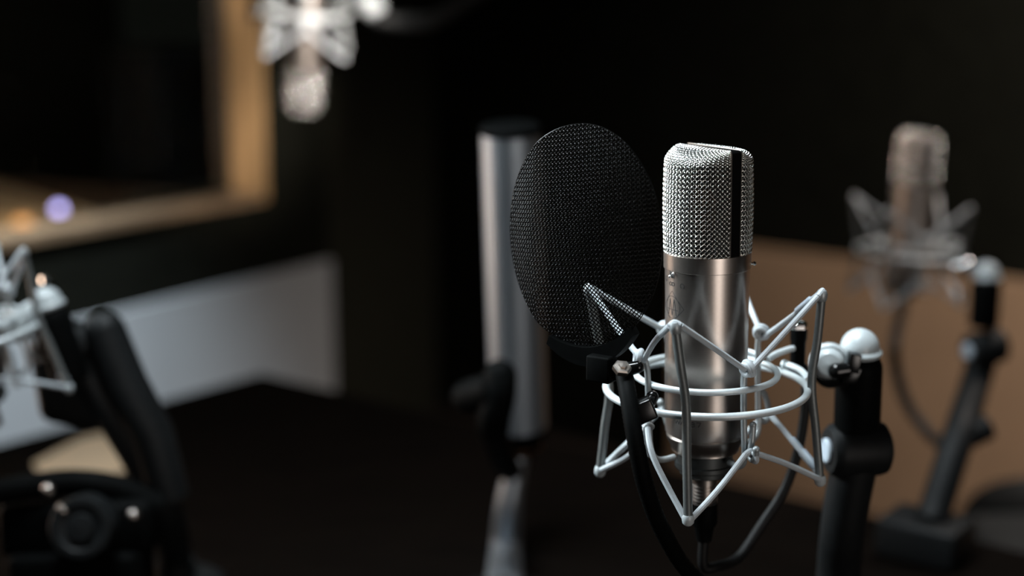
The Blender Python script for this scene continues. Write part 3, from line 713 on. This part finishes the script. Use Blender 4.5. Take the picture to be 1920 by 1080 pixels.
# its table clamp and small joint are parts of that arm
ra = [o for o in COL.objects if o.get('label') == 'blurred black arm leaning at the far right, behind the central one'][0]
mb = MB(); mb.tube([P(1852, 800, DR+.045), P(1800, 824, DR+.04)], .015, 20); mb.build('side_knob', M['black_soft'], ra)
mb = MB(); mb.tube([P(1830, 497, 1.70), P(1795, 500, 1.72)], .009, 16); mb.sphere(P(1812, 500, 1.70), .011); mb.build('swivel', M['chrome'], ra)
c = PE-UP*.010-TD*.006
mb = MB(); mb.box(Vector((c.x, c.y, TZ+.0235)), TD*.045, TNn*.035, UP*.022, .005); mb.build('table_clamp', M['black_soft'], ra)
cr = thing('microphone_cable', P(1700, 760, 1.85), 'blurred dark cable curving down from the microphone at the right', 'cable')
mb = MB(); tipr = T @ A(zx-0.002)
mb.tube(spline([tipr, P(1678, 640, 1.87), P(1680, 690, 1.87), P(1700, 755, 1.86), P(1735, 805, 1.84), P(1775, 845, 1.80), P(1790, 870, 1.77)], 8), .0075, 12); mb.build('cord', M['rubber'], cr)
# top left, hanging upside down
T = Matrix.Translation(P(575, 72, 2.33)) @ Matrix.Rotation(R(10), 4, 'X') @ Matrix.Rotation(R(7), 4, 'Y') @ Matrix.Rotation(R(180), 4, 'Y') @ Matrix.Rotation(R(-32), 4, 'Z') @ Matrix.Translation(-O)
copy_tree(mic, T, 'blurred bright microphone hanging head down from the top left')
copy_tree(sm, T, 'blurred shock mount of the microphone hanging at the top left')
tt = T @ A(zx)
ha = thing('boom_stand', P(735, 15, 2.36), 'dark boom arm at the top edge holding the hanging microphone', 'microphone stand')
mb = MB(); mb.tube(spline([P(700, 30, 2.40), P(760, 40, 2.42), P(840, 20, 2.5), P(1000, -120, 2.6), P(1060, -400, 2.65)], 8), .014, 20); mb.build('pole', M['black_soft'], ha)
mb = MB(); mb.sphere(P(700, 12, 2.40), .020); mb.tube([P(700, 12, 2.40), P(672, -10, 2.38)], .011, 16); mb.build('ball_cap', M['white'], ha)
mb = MB(); mb.lathe([(.03, -.03), (.045, 0), (.045, .01)], P(1060, -400, 2.65)*1.0, UP, 24); mb.build('ceiling_mount', M['black_soft'], ha)
# bottom left
TLr = rig(P(-93, 545, 1.33), 8, 0, -12)
copy_tree(mic, TLr, 'blurred microphone cut off by the left edge')
copy_tree(sm, TLr, 'blurred bright shock mount cut off by the left edge')
Bl = P(90, 575, 1.36)
sl = make_stand('boom_stand', 'blurred black jointed arm with white ball at the lower left', Bl, 1.0, P(150, 760, 1.38)-Bl,
           [P(120, 640, 1.39), P(160, 700, 1.40), P(200, 760, 1.41), P(262, 860, 1.42), P(310, 960, 1.44), QZ(328, 1050, TZ+0.03)], Vector((1, .3, -.3)), None, tube_len=0.075, base=True)
mb = MB(); mb.tube([P(80, 575, 1.36), P(30, 615, 1.35)], [.010, .014], 20); mb.sphere(P(30, 615, 1.35), .014); mb.build('swivel_neck', M['white'], sl)
mb = MB(); mb.box(P(146, 702, 1.42), (P(228, 712, 1.42)-P(146, 702, 1.42)), FWD*.016, (P(130, 604, 1.42)-P(146, 702, 1.42)), .012)
mb.tube([P(196, 622, 1.39), P(235, 720, 1.395), P(285, 810, 1.40), P(318, 930, 1.42)], [.021, .022, .021, .020], 24); mb.sphere(P(196, 622, 1.39), .021); mb.build('side_plate', M['black_soft'], sl)
# clutch unit standing on the table under it
ck = sl
h1 = P(150, 990, 1.33)
mb = MB(); hd = Vector((.05, -1, .25)).normalized()
mb.lathe([(0, -.03), (.030, -.03), (.030, -.004), (.028, 0), (.022, .0005), (.019, -.002), (.014, -.003), (.012, .002), (0, .003)], h1, hd, 48, False); mb.build('clutch_disc', M['black_soft'], ck)
mb = MB(); mb.tube(spline([P(-20, 925, 1.36), P(60, 912, 1.37), P(140, 905, 1.38), P(220, 915, 1.39), P(300, 950, 1.40)], 8), .013, 20); mb.box(P(150, 985, 1.39), VX*.075, VY*.02, UP*.028, .01); mb.build('housing', M['black'], ck)
for (px, py, r_) in ((90, 918, .006), (118, 955, .0065), (250, 966, .006)):
    mb = MB(); mb.sphere(P(px, py, 1.335 if px < 200 else 1.355), r_); mb.build('screw_glint', M['nickel'], ck)  # metal balls for a screw and for added pinkish glints
mb = MB(); hx = P(150, 985, 1.39); mb.box(Vector((hx.x, hx.y, TZ+.043)), VX*.065, VY*.03, UP*.0425, .008); mb.build('foot', M['black'], ck)

# paper on the table behind the left arm
pp = [QZ(*q, TZ+.0015) for q in ((62, 868), (150, 822), (242, 800), (262, 872), (170, 905), (90, 912))]
mb = MB(); n = len(pp); mb.add([p for p in pp]+[p-UP*.0012 for p in pp], [tuple(range(n)), tuple(range(2*n-1, n-1, -1))]+[(i, (i+1) % n, (i+1) % n+n, i+n) for i in range(n)])
tag(mb.build('paper_sheet', M['tan'], origin=pp[0]), 'tan sheet of paper lying on the table behind the lower left arm', 'paper')

# ------------------------------------------------------------------ tall steel tube behind the pop filter
Dt = 1.50
t0 = P(957, 246, Dt-0.02); t1 = P(973, 800, Dt+0.08)
stb = thing('steel_column', QZ(960, 1130, TZ), 'tall blurred brushed steel tube standing behind the black pop filter', 'stand')
ax_ = (t0-t1).normalized(); LL = (t0-t1).length; rt = 0.0312
mb = MB(); mb.lathe([(0, 0), (rt-.002, 0), (rt, .002), (rt, LL-.003), (rt-.003, LL), (0, LL)], t1, ax_, 64, False); mb.build('tube', M['tube'], stb)
mb = MB(); mb.lathe([(0, 0), (rt+.0005, 0), (rt+.0005, .006), (rt-.002, .009), (0, .009)], t0-ax_*.002, ax_, 48, False); mb.build('top_cap', M['black'], stb)
mb = MB(); mb.lathe([(0, -.03), (.020, -.03), (.024, -.022), (.030, -.005), (.030, .0), (0, .0)], t1, ax_, 48, False); mb.build('collar', M['black'], stb)
mb = MB(); mb.lathe([(.0235, -.001), (.0255, -.001), (.0255, .003), (.0235, .003)], t1-ax_*.022, ax_, 48, False); o_ = mb.build('collar_ring', M['gold'], stb); o_['label'] = 'small gold ring on the black collar'
pl = [t1-ax_*.03, P(955, 940, 1.59), P(948, 1040, 1.60), QZ(945, 1110, TZ+.02)]
mb = MB(); mb.tube(spline(pl, 8), [.011+.009*min(1, i/20) for i in range(25)], 24); mb.build('pole', M['tube'], stb)
e = pl[-1]; mb = MB(); mb.lathe([(0, 0), (.07, 0), (.07, .008), (.03, .014), (.02, .03), (0, .03)], Vector((e.x, e.y, TZ)), UP, 48, False); mb.build('base', M['black_soft'], stb)
mb = MB(); mb.tube(spline([P(938, 705, 1.40), P(936, 740, 1.40), P(925, 800, 1.42), P(940, 850, 1.50), P(955, 880, 1.58)], 6), [.0165]*13+[.014]*12, 24); mb.sphere(P(938, 705, 1.40), .0165)
mb.tube([P(930, 730, 1.40), P(880, 745, 1.43)], .018, 20); mb.sphere(P(880, 745, 1.43), .018); mb.build('clamp', M['black'], stb)

# ------------------------------------------------------------------ chair behind the table at the right
ch0 = QZ(1880, 960, .45); ch0 = Vector((0.93, 2.35, 0))
chair = thing('studio_chair', ch0, 'black padded chair with rounded back at the lower right corner', 'chair')
bc = P(1975, 1062, 2.30)
mb = MB(); bw_, bh_ = .155, .152; n = 40
vs = []; fs = []
for ring_i, (k, dep) in enumerate(((0.0, -.035), (.6, -.033), (.88, -.022), (1, 0), (.88, .03), (.6, .035), (0, .035))):
    for i in range(n):
        a = 2*PI*i/n; cx, sy = math.cos(a), math.sin(a)
        ex = math.copysign(abs(cx)**.6, cx); ey = math.copysign(abs(sy)**.6, sy)
        vs.append(bc+VX*ex*bw_*max(k, .001)+UP*ey*bh_*max(k, .001)+Vector((0, 1, 0))*(dep+.03*ex*ex*k))
for r_ in range(6):
    for i in range(n): fs.append((r_*n+i, r_*n+(i+1) % n, (r_+1)*n+(i+1) % n, (r_+1)*n+i))
mb.add(vs, fs); mb.build('backrest', M['fabric_black'], chair)
cb_ = Vector((bc.x+.03, bc.y-.27, 0))
mb = MB(); mb.box(cb_+UP*.44, VX*.22, Vector((0, .21, 0)), UP*.035, .03); mb.build('seat', M['fabric_black'], chair)
mb = MB(); mb.tube(spline([bc+Vector((0, .03, -.05)), bc+Vector((0, .03, -.20)), cb_+Vector((0, .12, .40))], 6), .016, 16); mb.build('back_support', M['black_soft'], chair)
mb = MB(); mb.tube([cb_+UP*.05, cb_+UP*.41], .025, 20); mb.build('column', M['black_soft'], chair)
for i in range(5):
    a = 2*PI*i/5+.3; e = cb_+Vector((math.cos(a)*.27, math.sin(a)*.27, .05))
    mb = MB(); mb.tube([cb_+UP*.09, e+UP*.01], [.022, .014], 12); lg = mb.build('leg', M['black_soft'], chair)
    mb = MB(); mb.lathe([(0, -.011), (.024, -.011), (.025, 0), (.024, .011), (0, .011)], e-UP*.025, Vector((-math.sin(a), math.cos(a), 0)), 20, False); mb.build('caster', M['rubber'], lg)
# tidy origins
chair.location = chair.location
